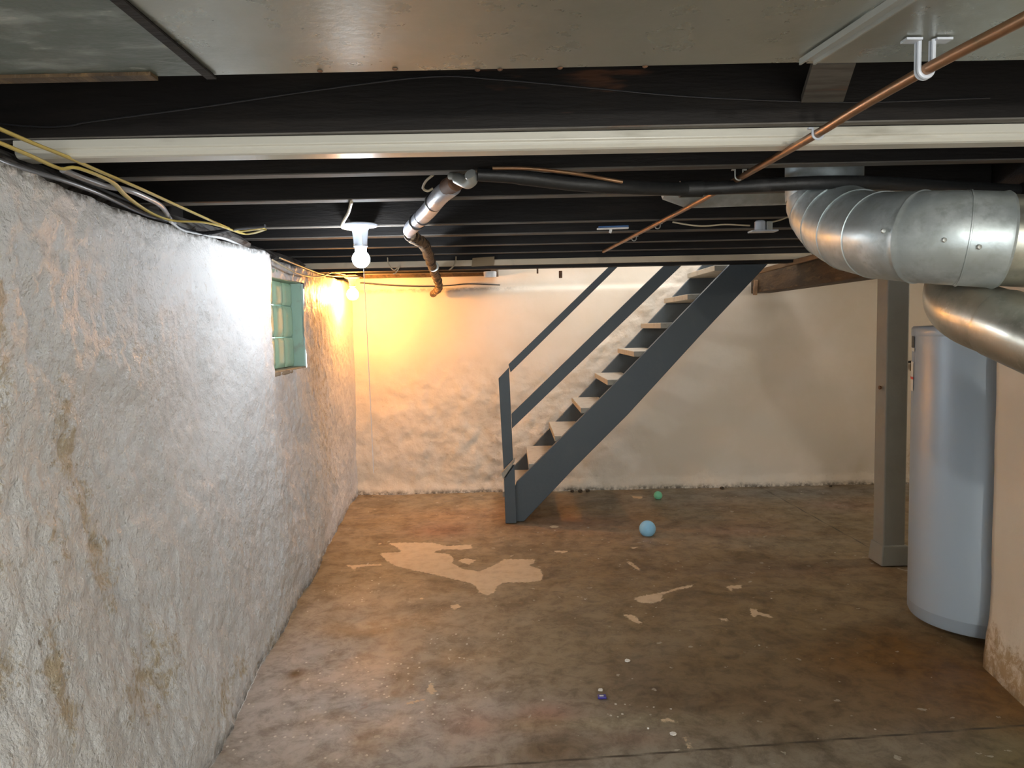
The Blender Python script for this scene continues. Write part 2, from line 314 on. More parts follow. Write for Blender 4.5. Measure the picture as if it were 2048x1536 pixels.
f, _ = noise_fac(nt, vec, 2.1, .62, .70, 8, .7, 1.0); mm = N(nt, 'ShaderNodeMath', operation='MULTIPLY'); mm.inputs[1].default_value = .35; nt.links.new(f, mm.inputs[0]); c = mix(nt, mm.outputs[0], c, (.34, .17, .10))
f, _ = noise_fac(nt, vec, 16, .70, .715, 3, .5, .3); mm = N(nt, 'ShaderNodeMath', operation='MULTIPLY'); mm.inputs[1].default_value = .6; nt.links.new(f, mm.inputs[0]); c = mix(nt, mm.outputs[0], c, (.52, .48, .40))
# small white drips
vo = N(nt, 'ShaderNodeTexVoronoi', Scale=30.); nt.links.new(vs_, vo.inputs['Vector'])
r = N(nt, 'ShaderNodeMapRange'); r.inputs['From Min'].default_value = .17; r.inputs['From Max'].default_value = .14; nt.links.new(vo.outputs['Distance'], r.inputs[0])
_, raw = noise_fac(nt, vec, 9, .51, .55, 3); sa = N(nt, 'ShaderNodeAttribute', attribute_name='speck')
g_ = N(nt, 'ShaderNodeMath', operation='MULTIPLY_ADD'); nt.links.new(sa.outputs['Fac'], g_.inputs[0]); g_.inputs[1].default_value = .34; nt.links.new(raw, g_.inputs[2])
f = N(nt, 'ShaderNodeMapRange'); f.inputs['From Min'].default_value = .64; f.inputs['From Max'].default_value = .70; nt.links.new(g_.outputs[0], f.inputs[0])
mm = N(nt, 'ShaderNodeMath', operation='MULTIPLY'); nt.links.new(r.outputs[0], mm.inputs[0]); nt.links.new(f.outputs[0], mm.inputs[1])
c = mix(nt, mm.outputs[0], c, (.66, .64, .58))
# cream patch with a ragged rim
at = N(nt, 'ShaderNodeAttribute', attribute_name='patch'); _, raw = noise_fac(nt, vec, 45, 0, 1, 4)
ma = N(nt, 'ShaderNodeMath', operation='MULTIPLY_ADD'); nt.links.new(raw, ma.inputs[0]); ma.inputs[1].default_value = .05; ma.inputs[2].default_value = -.025
s_ = N(nt, 'ShaderNodeMath', operation='ADD'); nt.links.new(at.outputs['Fac'], s_.inputs[0]); nt.links.new(ma.outputs[0], s_.inputs[1])
r = N(nt, 'ShaderNodeMapRange'); r.inputs['From Min'].default_value = -.003; r.inputs['From Max'].default_value = .003; nt.links.new(s_.outputs[0], r.inputs[0])
f, _ = noise_fac(nt, vec, 14, .4, .75); pc = mix(nt, f, (.66, .52, .35), (.54, .40, .25)); c = mix(nt, r.outputs[0], c, pc); patf = r.outputs[0]
at = N(nt, 'ShaderNodeAttribute', attribute_name='joint')
r = N(nt, 'ShaderNodeMapRange'); r.inputs['From Min'].default_value = .009; r.inputs['From Max'].default_value = .004; nt.links.new(at.outputs['Fac'], r.inputs[0]); c = mix(nt, r.outputs[0], c, (.06, .045, .03))
nt.links.new(c, b.inputs['Base Color'])
f, _ = noise_fac(nt, vec, 4, .35, .7); rr = N(nt, 'ShaderNodeMapRange'); rr.inputs['To Min'].default_value = .42; rr.inputs['To Max'].default_value = .62; nt.links.new(f, rr.inputs[0]); nt.links.new(rr.outputs[0], b.inputs['Roughness'])
_, raw = noise_fac(nt, vec, 30, 0, 1, 8, .7); bump(nt, b, [raw], .004, .5)
me.materials.append(m); o = bpy.data.objects.new('floor', me); link(o); tag(o, kind='structure')

# left wall ----------
def itp(t, T): return float(np.interp(t, [a for a, _ in T], [b for _, b in T]))
BASE = [(-2.6,-.85),(0,-.93),(2.42,-1.06),(3.41,-1.164),(4.28,-1.215),(5.2,-1.31),(6.21,-1.403),(6.8,-1.41)]
TOP = [(-2.6,-1.12),(0,-1.14),(1.81,-1.216),(2.2,-1.255),(2.69,-1.284),(3.1,-1.315),(3.45,-1.30),(3.8,-1.268),(3.98,-1.275),(4.06,-1.32),(4.10,-1.375),(4.9,-1.36),(5.5,-1.385),(6.8,-1.41)]
WY0, WY1, WZ0, WZ1 = 4.12, 4.90, 1.245, 1.80
def wl_rough(y, z): return sst(6.2, 4.5, y)*.35 + .65*max(sst(3.1, 2.2, y), sst(1.3, .5, z)*.8, 0)
def wl(y, z):
    t = sst(0, 1.25, z); x = itp(y, BASE)*(1-t)+itp(y, TOP)*t
    k = .35+.65*wl_rough(y, z); e = .0
    x += .026*k*fbm(y*1.5, z*1.5, 3.1, 3) + .008*k*fbm(y*6, z*6, 7.7, 4) + .0075*k*fbm(y*22, z*22, 1.7, 3)
    x -= .006*sst(1.80, 1.9, z)
    return (x, y, z)
def wtop(y): return 1.90 + .012*noise.noise((y*5, 0, 0)) + .006*noise.noise((y*21, 0, 0))
def wlf(y, v):
    z = v*wtop(y)/1.9
    if v > 1.9:
        q = wl(y, wtop(y)); return (q[0]-(v-1.9)*1.9-.004, y, wtop(y)+min(.012, (v-1.9)*.6))
    p = wl(y, z if v > 1.82 else v); return p
ys = sorted(set(np.round(np.concatenate([np.arange(-2.6, 1.0, .05), np.arange(1.0, 6.8, .0125), [WY0, WY1]]), 4).tolist()))
zs = sorted(set(np.round(np.concatenate([np.arange(0, 1.9, .0125), [1.9, 1.915, 1.94, 2.0, 2.1, WZ0, WZ1]]), 4).tolist()))
def ax(px, py, X=-1.13): v = ray(px, py); t = X/v.x; return v.y*t, CZ+v.z*t
STN = [(*ax(px, py), ry, rz, w_) for px, py, ry, rz, w_ in [(215, 880, .10, .18, 1), (240, 1000, .08, .14, .8), (250, 1130, .09, .16, 1), (165, 1080, .07, .10, .8), (60, 960, .05, .06, .8), (60, 620, .05, .16, .9), (80, 760, .05, .2, .7), (110, 1380, .07, .2, .9), (300, 1350, .28, .16, .8), (430, 1390, .25, .10, .7), (20, 1340, .06, .08, .8), (560, 1280, .25, .12, .7), (380, 720, .25, .16, .5), (200, 440, .15, .10, .35), (40, 1130, .04, .05, .8), (480, 1330, .15, .08, .8), (520, 1080, .4, .1, .3)]]
def stl(y, z):
    v = .16+.5*math.exp(-((y-5.3)/.45)**2)*sst(0, .5, z)
    for a_, b_, c_, d_, e_ in STN: v = max(v, .16+e_*.84*math.exp(-((y-a_)/c_)**2-((z-b_)/d_)**2))
    return min(1, v)
def grl(y, z): return max(sst(.07, 0, z)*.8, sst(1.865, 1.9, z), .9*math.exp(-((y-5.12)/.15)**2)*sst(.7, 1.3, z)*.5)
grid('wall_left', wlf, ys, zs, M['wall_left'], skip=lambda y, z: WY0 < y < WY1 and WZ0 < z < WZ1,
     attrs={'stain': stl, 'grime': grl, 'rough': lambda y, z: .25+.75*wl_rough(y, z)})
ww = empty('window_1', (-1.42, 4.51, WZ0), None, None); tag(ww, kind='structure')
fr = MB(); d0, d1 = -1.56, -1.375
fr.box(d0, d1, WY1-.004, WY1+.05, WZ0-.03, WZ1+.03); fr.box(d0, d1, WY0-.05, WY0+.004, WZ0-.03, WZ1+.03); fr.box(d0, d1, WY0-.05, WY1+.05, WZ1-.004, WZ1+.05)
fr.build('window_frame', M['frame'], ww)
MB().box(d0, -1.362, WY0-.03, WY1+.012, WZ0-.022, WZ0+.010).build('window_sill', M['sillstone'], ww, .008)
gl = MB(); gx = -1.44
rows = [(WZ0+.014, WZ0+.20), (WZ0+.206, WZ0+.40), (WZ0+.406, WZ1-.006)]
for (za, zb) in rows:
    for k in range(4):
        ya = WY0+.008+k*.191; yb = ya+.186; n = 9; V2 = []; F2 = []
        for i in range(n):
            for j in range(n):
                u, v = i/(n-1), j/(n-1); e = min(u, 1-u, v, 1-v); h = .010*sst(0, .12, e)+.004*math.sin(u*math.pi)
                V2.append((gx+h, ya+(yb-ya)*u, za+(zb-za)*v))
        for i in range(n-1):
            for j in range(n-1): F2.append((i*n+j, (i+1)*n+j, (i+1)*n+j+1, i*n+j+1))
        q = len(V2); V2 += [(gx-.07, ya, za), (gx-.07, yb, za), (gx-.07, yb, zb), (gx-.07, ya, zb)]
        F2 += [(q, q+3, q+2, q+1)]
        F2 += [tuple([i*n for i in range(n)][::-1])+(q, q+1), tuple(i*n+n-1 for i in range(n))+(q+2, q+3), tuple(range(n))+(q+3, q), tuple((n-1)*n+j for j in range(n-1, -1, -1))+(q+1, q+2)]
        gl.add(V2, F2, True)
gl.build('glass_blocks', M['glass'], ww)

# back wall ----------
BY = 6.60
def rb(x, z): return max(.12, sst(1.7, .2, x)*sst(1.5, .6, z), sst(.28, .02, z)*.9, .8*math.exp(-((z-(.42+(x-.0)*1.0))/.22)**2)*sst(2.2, 1.2, x)*sst(-.2, .1, x))
def wb(x, z):
    k = rb(x, z); y = BY + .02*k*fbm(x*2.4, z*2.4, 9, 4) + .008*k*fbm(x*9, z*9, 2, 4) + .008*fbm(x*1.3, z*1.3, 5, 2)
    y += .012*sst(1.80, 1.845, z) - .02*sst(.12, 0, z)
    return (x, y, z)
xs = np.arange(-1.55, 4.6, .0165).tolist(); zb_ = np.arange(0, 2.05, .0165).tolist()+[2.2, 2.6, 3.0, 3.7]
grid('wall_back', wb, xs, zb_, M['wall_back'], attrs={
     'stain': lambda x, z: min(1, .45*rb(x, z)+.9*math.exp(-((x-3.62)/.12)**2-((z-.25)/.2)**2)), 'rough': rb,
     'grime': lambda x, z: max(.9*sst(.05, .0, z+.02*noise.noise((x*9, 0, 0))), .7*math.exp(-((z-1.825)/.010)**2)*sst(.3, -.2, x), .9*math.exp(-((x-3.64)/.05)**2-((z-.22)/.08)**2))})
# right masonry corner ----------
RT = [(-2.6, 1.95), (2.2, 1.93), (2.7, 1.945), (3.04, 2.0)]
PATH = [('s', y) for y in np.arange(-2.6, 3.0, .03)] + [('s', 3.04)]
def wr(s, z):
    k = .4+.6*sst(.5, 0, z)
    if s <= 3.04:
        x = itp(s, RT) - .025*sst(.35, 0, z)*1.0 + .012*k*fbm(s*3, z*3, 4, 4) + .01*sst(.4, 1.6, z)*0; return (x, s, z)
    t = s-3.04; return (2.0+t*.35 - .0 + (.012*k*fbm(9.1, z*3, 4, 4) if t < .05 else 0), 3.04+.012*fbm(t*3, z*4, 8, 3)*(1 if t < .3 else 0)+.02*sst(0, .06, t), z)
ss = np.arange(-2.6, 3.04, .03).tolist()+[3.04]+np.arange(3.06, 9.5, .06).tolist()
# the alcove side runs off to the right behind the heater
def wr2(s, z):
    if s <= 3.04: return wr(s, z)
    t = s-3.04; return (2.0+t*.4+.012*fbm(9.1, z*6, 4, 4)*sst(.2, 0, t), 3.04+.015*sst(0, .08, t), z)
at_ = {'stain': lambda s, z: sst(.38, .05, z), 'rough': lambda s, z: .35+.5*sst(.4, 0, z), 'grime': lambda s, z: .5*sst(.05, 0, z)}
zz = np.arange(0, 1.815, .03).tolist(); i0 = ss.index(3.04)
grid('wall_right', wr2, ss[:i0+1], zz, M['wall_right'], attrs=at_)
grid('wall_alcove', wr2, ss[i0:], zz, M['wall_right'], attrs=at_)
tag(MB().box(4.5, 4.6, 3.0, 6.8, 0, 2.3).build('wall_far_right', M['wall_right']), kind='structure')
c_ = MB(); yb = -2.6
while yb < 5.5:                                        # diagonal-free plank subfloor above the joists
    c_.box(-1.8, 4.7, yb, min(yb+.135, 5.52), 2.20, 2.225); yb += .139
c_.box(-1.8, -.10, 5.52, 6.7, 2.20, 2.225); c_.box(2.28, 4.7, 5.52, 6.7, 2.20, 2.225)
tag(c_.build('ceiling', M['board']), kind='structure')
tag(MB().box(1.925, 2.12, -2.6, 3.035, 1.81, 2.2).build('dark_filler_beam', M['joist']), 'dark beam added on top of the right wall to darken the area above the ducts, mostly hidden by them', 'beam')  # filler added so the wall top behind the ducts reads dark
# stairwell lining on the floor above
tag(MB().box(-.1, 2.3, 5.40, 5.43, 2.226, 3.7).build('trim_1', M['wall_back']), kind='structure')
tag(MB().box(-.13, -.1, 5.43, 6.64, 2.226, 3.7).build('trim_2', M['wall_back']), kind='structure')

# ------------------------------------------------------------------ structure timber as things
def joist(name, y0, y1, x0, x1, z0, z1, label, group='dark floor joists overhead', cat='joist', edge=True):
    r = empty(name, ((x0+x1)/2, (y0+y1)/2, z0), label, cat, group)
    MB().box(x0, x1, y0, y1, z0+.004, z1).build('joist_board', M['joist'], r, .002)
    MB().box(x0, x1, y0+.001, y1-.001, z0, z0+.004).build('lit_underside', M['joist_edge'], r)  # thin underside strip with the lamplit tone in its colour
    return r
XL = -1.62
joist('floor_joist', 1.500, 1.545, XL, 1.92, 2.018, 2.2, 'dark joist along the far edge of the overhead sheet metal panels')
joist('floor_joist', 1.993, 2.037, XL, 1.92, 2.0, 2.2, 'dark joist with the long white channel fixed under it')
names = ['first', 'second', 'third', 'fourth', 'fifth', 'sixth']
hints = ['behind the white channel, above the black pipe', 'behind the white channel, crossed by the silver pipe', 'behind the white channel, holding the lit white lamp', 'beyond the white channel, just behind the white lamp', 'beyond the white channel', 'beyond the white channel, last before the pale plank']
for k, (a_, b_) in enumerate([(2.497, 2.553), (2.985, 3.05), (3.737, 3.785), (4.16, 4.245), (4.705, 4.76), (5.21, 5.265)]):
    joist('floor_joist', a_, b_, XL, 1.92 if a_ < 3.05 else 4.5, 2.0, 2.2, '%s dark joist %s' % (names[k], hints[k]))
joist('floor_joist', 5.80, 5.85, XL, -.15, 1.945, 2.2, 'nearer of the two short dark joists over the warm lamp, left of the stairs')
joist('floor_joist', 6.22, 6.27, XL, -.15, 1.945, 2.2, 'farther of the two short dark joists over the warm lamp, by the back wall')
H0 = ay(600, 545.5, 5.42).z
tag(MB().box(XL, 2.25, 5.42, 5.52, H0, 2.2).build('header_beam', M['joist'], None, .003), 'thick dark header beam in front of the stair opening, under the pale plank', 'beam')
pl = MB(); zt, zl = ay(600, 527, 5.39).z, ay(600, 539, 5.39).z
pl.box(-1.61, 2.45, 5.39, 5.418, zl, zt)
tag(pl.build('pale_plank', M['plank'], None, .003), 'long pale cream plank nailed along the dark header beam', 'plank')
tag(MB().box(-.15, -.10, 5.522, 6.60, 1.93, 2.2).build('trimmer_joist', M['girder'], None, .003), 'brown trimmer board at the left end of the stair opening', 'joist')
tag(MB().box(XL, -.152, 6.50, 6.56, 1.935, 2.2).build('rim_plate', M['girder'], None, .003), 'brown timber plate lying on the back wall above the warm lamp', 'beam')
g0 = ay(1515, 587, 6.38); g1 = ay(1744, 559, 4.50)
gz = 1.735
tag(MB().box(2.13, 2.30, 3.12, 6.58, gz, 1.93).build('timber_girder', M['girder'], None, .006), 'stained brown timber girder resting on the grey post', 'beam')
tag(MB().bar(ay(1512, 545, 6.1), ay(1650, 508, 5.0), .03, .035).build('wood_batten', M['woodlight'], None, .004), 'thin raw wood batten along the top of the brown girder', 'batten')
tag(MB().bar(ay(1510, 590, 6.4), ay(1512, 560, 6.4), .03, .03, (0, 1, 0)).build('wood_block', M['woodlight'], None, .003), 'small upright raw wood stick at the end of the brown girder', 'wood block')
tag(MB().box(-1.80, -1.74, -2.6, 6.7, 1.85, 2.2).build('leak_backing', M['board']), kind='structure')  # dark backing added to stop outside light showing over the wall
# sill plate on the left wall
sp = []
for y in np.arange(-2.5, 6.5, .25): sp.append(Vector((itp(y, TOP)-.15+(0.02*noise.noise((y, 3, 1))), y, 1.957)))
tag(MB().tube(sp, .055, 4, .75).build('sill_plate', M['dusty']), 'long dusty grey wood plate on top of the left wall', 'plate')

# white channel ----------
ch = empty('ceiling_channel', (.3, 2.06, 1.985), 'long off-white channel running across under a dark joist', 'channel')
A = ay(110, 297, 2.0); P0 = az(130, 296, 1.985); P1 = az(2100, 272, 1.985)
prof = []
mb = MB(); n0 = 13
def chan(x, yc):
    w2, zt_, zb2 = .045, 1.998, 1.953
    return [(x, yc-w2, zt_), (x, yc-w2-.002, zt_-.022), (x, yc-w2+.004, zt_-.026), (x, yc-w2+.004, zt_-.034), (x, yc-w2+.010, zb2+.003), (x, yc-w2+.018, zb2), (x, yc+w2-.018, zb2), (x, yc+w2-.008, zb2+.006), (x, yc+w2, zt_)]
x0_, x1_ = -1.30, 1.91; yc0, yc1 = 2.035, 2.085
c0 = chan(x0_, yc0); c1 = chan(x1_, yc1); k = len(c0)
mb.add(c0+c1, [tuple(range(k)), tuple(range(2*k-1, k-1, -1))]+[(i, i+k, (i+1) % k+k, (i+1) % k) for i in range(k)])
mb.build('channel_body', M['channel'], ch, .002)

# ------------------------------------------------------------------ sheet metal panels overhead
def panel(name, pts, mat_, label, z=1.999, lip=None):
    r = empty(name, (sum(p[0] for p in pts)/len(pts), 1.0, z), label, 'sheet metal panel', 'overhead sheet metal panels')
    P = [Vector((x, y, z)) for x, y in pts]
    n = 24; V2 = []; a_, b_, c_, d_ = P
    for k, off in enumerate((0, .0025)):
        for i in range(n+1):
            for j in range(n+1):
                u, v = i/n, (j/n)**1.6; q = (a_.lerp(b_, u)).lerp(d_.lerp(c_, u), v)
                e = a_.y-q.y; q.z += .0006*noise.noise((q.x*2.2, q.y*2.2, 4))*min(1, e*6) + off; V2.append(q)
    m1 = (n+1)**2; F2 = []
    for i in range(n):
        for j in range(n):
            q = i*(n+1)+j; F2 += [(q, q+1, q+n+2, q+n+1), (m1+q, m1+q+n+1, m1+q+n+2, m1+q+1)]
    for i in range(n):
        for q0, q1 in ((i, i+1), (n*(n+1)+i, n*(n+1)+i+1), (i*(n+1), (i+1)*(n+1)), (i*(n+1)+n, (i+1)*(n+1)+n)): F2.append((q0, q1, q1+m1, q0+m1))
    MB().add(V2, F2, True).build('metal_sheet', mat_, r); return r
YE = 1.532
p = panel('sheet_metal_panel', [(-.585, YE), (.605, YE-.002), (.70, -1.2), (-.585, -1.2)], M['panel'], 'wide smooth grey sheet metal panel, middle of the three overhead')
MB().poly([Vector((-.603, YE+.004, 1.996)), Vector((-.583, YE+.004, 1.996)), Vector((-.583, -1.2, 1.996)), Vector((-.603, -1.2, 1.996))], (0, 0, -.004)).build('seam_strip', M['joist'], p)
for i, q in enumerate([(790, 138), (955, 140), (1000, 139), (1120, 136), (1290, 133), (640, 142)]):
    c = az(q[0], q[1]-1, 1.999); MB().lathe([(.001, .0), (.006, -.001), (.004, -.003), (.001, -.0035)], c, 10).build('nail_head', M['rust'], p)
p = panel('sheet_metal_panel', [(-1.30, YE-.01), (-.603, YE), (-.603, -1.2), (-1.30, -1.2)], M['panel_old'], 'blotchy dark green-grey sheet metal panel at upper left', 1.9985)
MB().box(-1.29, -.70, YE-.03, YE+.002, 1.991, 1.998).build('edge_strip', M['girder'], p)
p = panel('sheet_metal_panel', [(.605, YE-.002), (1.55, YE+.01), (1.65, -1.2), (.70, -1.2)], M['panel'], 'grey sheet metal panel at upper right beside the copper pipe', 1.9965)
s0 = az(1600, 124, 1.99); s1 = az(1778, 6, 1.99); dd = (s1-s0); s1 = s0+dd*5
MB().bar(s0, s1, .004, .012).bar(s0+Vector((.028, 0, 0)), s1+Vector((.028, 0, 0)), .004, .012).bar(s0+Vector((.014, 0, .003)), s1+Vector((.014, 0, .003)), .03, .003).build('standing_seam', M['seam'], p)
b_ = [az(1625, 131, 2.05), az(1712, 129, 2.05), az(1640, 236, 2.05), az(1563, 236, 2.05)]
for v in b_: v.y = min(v.y, 1.985)
tag(MB().poly([Vector((v.x, max(v.y, 1.56), 2.05)) for v in b_], (0, 0, .02)).build('wood_brace', M['joist_edge'], None, .002), 'short dull grey board between the upper right panel and the channel joist', 'board')

# ------------------------------------------------------------------ stairs
SD = 5.54; st = empty('staircase', (0, SD, 0), 'open-riser staircase with slate blue painted stringer and rails at the back wall', 'staircase')
def sp_(x, y, D=SD): v = ay(x, y, D); return (v.x, v.z)
topE = [(1033, 965), (1240, 757), (1449, 540)]; botE = [(1516, 549), (1400, 672), (1257, 828), (1150, 935), (1048, 1043)]
def ext(p, q, dx): p = Vector(p); q = Vector(q); return tuple(q+(q-p).normalized()*dx)
poly = [sp_(1012, 1046)] + [sp_(1033, 965)] + [sp_(1240, 757), sp_(1449, 540)]
poly.append(ext(poly[-2], poly[-1], .8)); lo = [sp_(*q) for q in botE]
poly += [ext(lo[1], lo[0], .8)] + lo
poly[0] = (poly[0][0], 0.004); poly[-1] = (poly[-1][0], .004)
MB().prism(poly, SD, SD+.045).build('stringer', M['slate'], st, .004)
FARY = 6.44
sl = .2106/.203
MB().prism([(-.02, .004), (-.02, .236), (2.25, .08+2.42*sl), (2.25, .08+2.42*sl-.36), (.08, .004)], FARY, FARY+.04).build('stringer', M['slate'], st, .004)
TZ = .2106; TX = .203
for n in range(10):
    zt_ = .228+TZ*n; xf = -.09+TX*n
    MB().box(xf, xf+.235, SD+.045, FARY, zt_-.042, zt_).build('tread', M['tread'], st, .004)
# newel: lower block with a sloping cut and the taller post behind it
lb = [sp_(1011, 1045), sp_(1008, 957), sp_(1029, 927), sp_(1033, 1045)]; lb[0] = (lb[0][0], .004); lb[3] = (lb[3][0], .004)
MB().prism(lb, SD-.045, SD-.002).build('newel_foot_block', M['slate'], st, .003)
hp = [sp_(1010, 990), sp_(997, 757), sp_(1018, 735), sp_(1027, 940), sp_(1030, 1000)]
MB().prism(hp, SD-.0, SD+.05).build('newel_post', M['slate'], st, .003)
MB().poly([ay(1006, 958, SD-.05), ay(1029, 924, SD-.05), ay(1030, 917, SD-.05), ay(1003, 946, SD-.05)], (0, .045, 0)).build('block_top_cut', M['tread'], st)
hr = [sp_(1017, 729), sp_(1205, 546), sp_(1223, 546), sp_(1021, 745)]
e0 = ext(hr[0], hr[1], .9); e1 = ext(hr[3], hr[2], .9)
MB().prism([hr[0], e0, e1, hr[3]], SD+.005, SD+.05).build('handrail', M['slate'], st, .003)
mr = [sp_(1023, 828), sp_(1318, 541), sp_(1353, 541), sp_(1024, 857)]
e0 = ext(mr[0], mr[1], .9); e1 = ext(mr[3], mr[2], .9)
MB().prism([mr[0], e0, e1, mr[3]], SD+.0, SD+.03).build('middle_rail', M['slate'], st, .003)

# ------------------------------------------------------------------ post
po = empty('support_post', (2.28, 4.43, 0), 'square grey painted wooden post on a small plinth beside the water heater', 'post')
MB().box(2.213, 2.345, 4.36, 4.49, .10, gz).build('post_shaft', M['post'], po, .008)
MB().add([(2.192, 4.335, 0.003), (2.375, 4.335, 0.003), (2.375, 4.51, 0.003), (2.192, 4.51, 0.003), (2.205, 4.35, .125), (2.36, 4.35, .125), (2.36, 4.50, .125), (2.205, 4.50, .125)],
         [(3, 2, 1, 0), (4, 5, 6, 7), (0, 1, 5, 4), (1, 2, 6, 5), (2, 3, 7, 6), (3, 0, 4, 7)]).build('post_plinth', M['post'], po, .008)
kc = ay(1766, 776, 4.37); MB().lathe([(.001, -.004), (.012, -.004), (.010, .006), (.001, .008)], (kc.x-.004, 4.40, kc.z), 12, 'x').build('knot', M['rust'], po)

# ------------------------------------------------------------------ water heater
HC = (2.205, 3.44); HR = .30
wh = empty('water_heater', (HC[0], HC[1], 0), 'tall blue-grey cylindrical water heater in the corner by the right wall', 'water heater')
MB().lathe([(.02, .05), (HR-.03, .05), (HR-.008, .058), (HR, .075), (HR, .115), (HR+.001, .118), (HR+.001, .122), (HR, .125), (HR, 1.405), (HR-.001, 1.408)], (*HC, 0), 96).build('tank_jacket', M['heater'], wh)
MB().lathe([(HR+.003, 1.400), (HR+.004, 1.404), (HR+.004, 1.435), (HR-.004, 1.445), (.02, 1.452)], (*HC, 0), 96).build('top_cover', M['heater'], wh)
for k in range(3):
    t = k*2.1+.5; MB().lathe([(.02, .002), (.02, .05)], (HC[0]+.2*math.cos(t), HC[1]+.2*math.sin(t), 0), 12).build('foot', M['black'], wh)
def curved(z0, z1, a0, a1, mname, nm, rr=.002, lab=None):
    n = 8; v = []; R_ = HR+rr
    for i in range(n+1):
        t = a0+(a1-a0)*i/n
        for z in (z0, z1): v.append((HC[0]+R_*math.cos(t), HC[1]+R_*math.sin(t), z))
    f = [(2*i, 2*i+2, 2*i+3, 2*i+1) for i in range(n)]
    o = MB().add(v, f, True).build(nm, M[mname], wh)
    if lab: o['label'] = lab
    return o
LT = math.pi-math.atan2(3.44, 2.205)+math.radians(0)   # not used for placement of colour, only for the tangent side
TA = math.radians(151.5)                                # side of the tank seen edge-on from the stairs' side
def zof(py): return ay(1845, py, 3.33).z
curved(zof(698), zof(674), TA-.35, TA+.28, 'black', 'energy_sticker', .0025, 'small black square sticker')
curved(zof(706), zof(699), TA-.35, TA+.30, 'label', 'paper_label', .0025, 'small white label')
curved(zof(790), zof(728), TA-.5, TA+.26, 'label', 'paper_label', .0025, 'cream paper label with a red mark')
curved(zof(765), zof(760), TA-.35, TA+.28, 'red', 'red_mark', .004, 'red printed mark')

# ------------------------------------------------------------------ ducts
def duct(path, r, seams, n=40, step=.004):
    P = smooth(path, 8); R = [r]*len(P); return P, R
du = empty('round_duct', tuple(ay(1648, 400, 2.77)), 'large galvanized round duct elbow dropping from the joists to the right', 'duct')
pa = [Vector((*ay(1647, 400, 2.77).xy, 2.19)), Vector((*ay(1647, 400, 2.77).xy, 2.0)), ay(1648, 398, 2.77)]
MB().tube(pa, [.135, .135, .135], 48).build('collar', M['galv'], du)
el = [ay(1648, 398, 2.77), ay(1665, 432, 2.70), ay(1702, 458, 2.57), ay(1755, 470, 2.41), ay(1825, 474, 2.26), ay(1900, 476, 2.18)]
# gored elbow: overlapping sleeves that step in radius at each seam
mb = MB(); EP = smooth(el+[ay(1990, 480, 2.14)], 10)[:54]; RR = []; seams = {0, 6, 14, 22, 31, 42, 53}
Pq = []; Rq = []
for i, p in enumerate(EP):
    g = sum(1 for s__ in seams if s__ <= i)
    if i in seams and i > 0:
        dd = (EP[min(i+1, len(EP)-1)]-EP[i-1]).normalized()
        Pq += [p-dd*.003, p-dd*.002, p+dd*.002, p+dd*.003]; Rq += [.1345, .1385, .1385, .1355]
    else:
        Pq.append(p); Rq.append(.1355-.0010*((i % 8)/8))
mb.tube(Pq, Rq, 56)
mb.build('elbow', M['galv'], du)
hz = [EP[-2], ay(1990, 480, 2.14)]; d = (hz[1]-hz[0]).normalized()
MB().tube([hz[0], hz[1], hz[1]+d*.012, hz[1]+d*.02], [.136, .136, .139, .134], 48).build('duct_sleeve', M['galv'], du)
e = hz[1]+d*((1.86-hz[1].x)/d.x)
MB().tube([hz[1], hz[1]+d*.01, e], [.128, .129, .129], 48).build('duct_pipe', M['galv2'], du)
for q in [(1958, 494), (1888, 480), (1766, 462)]:
    for yy in np.arange(1.7, 2.7, .004):
        c = ay(q[0], q[1], yy); best = min(((c-(el[i]+(el[i+1]-el[i])*t)).length for i in range(len(el)-1) for t in (0, .25, .5, .75, 1)), default=9)
        best = min(best, min((c-(hz[0]+(hz[1]-hz[0])*t)).length for t in (0, .25, .5, .75, 1)))
        if best < .139: break
    MB().lathe([(.001, -.006), (.006, -.005), (.0075, 0), (.001, .004)], c, 12, 'y').build('screw', M['seam'], du)
d2 = empty('flue_duct', tuple(ay(1910, 615, 2.36)), 'shiny metal duct pipe slanting below the big elbow above the water heater', 'duct')
lowp = [ay(1918, 560, 2.42), ay(1916, 600, 2.38), ay(1945, 626, 2.27), ay(2015, 652, 2.12)]
LP = smooth(lowp, 6); MB().tube(LP, .098, 48).build('elbow', M['galv2'], d2)
e = ay(2300, 770, 1.72); Q = [LP[-1]+(e-LP[-1])*.3, e, e+Vector((.06, -.10, -.05)), e+Vector((.20, -.16, -.06)), Vector((1.87, e.y-.17, e.z-.06))]
dv = (e-LP[-1]).normalized()
MB().tube([LP[-1]-dv*.03, LP[-1]-dv*.02]+smooth(Q, 6), [.099, .1015]+[.1005]*25, 48).build('duct_pipe', M['galv2'], d2)
q = ay(1884, 626, 2.27); MB().lathe([(.001, -.004), (.008, -.003), (.008, .004), (.001, .005)], (q.x+.005, q.y, q.z), 12, 'y').build('screw', M['seam'], d2)
tb = empty('round_duct', (1.0, 3.3, 2.1), 'small grey round duct lying between joists behind the black pipe', 'duct')
MB().tube([Vector((.70, 3.32, 2.15)), Vector((.73, 3.31, 2.10)), Vector((.79, 3.30, 2.085)), Vector((1.75, 3.28, 2.095))], [.06, .085, .098, .098], 32).build('duct_pipe', M['galv'], tb)

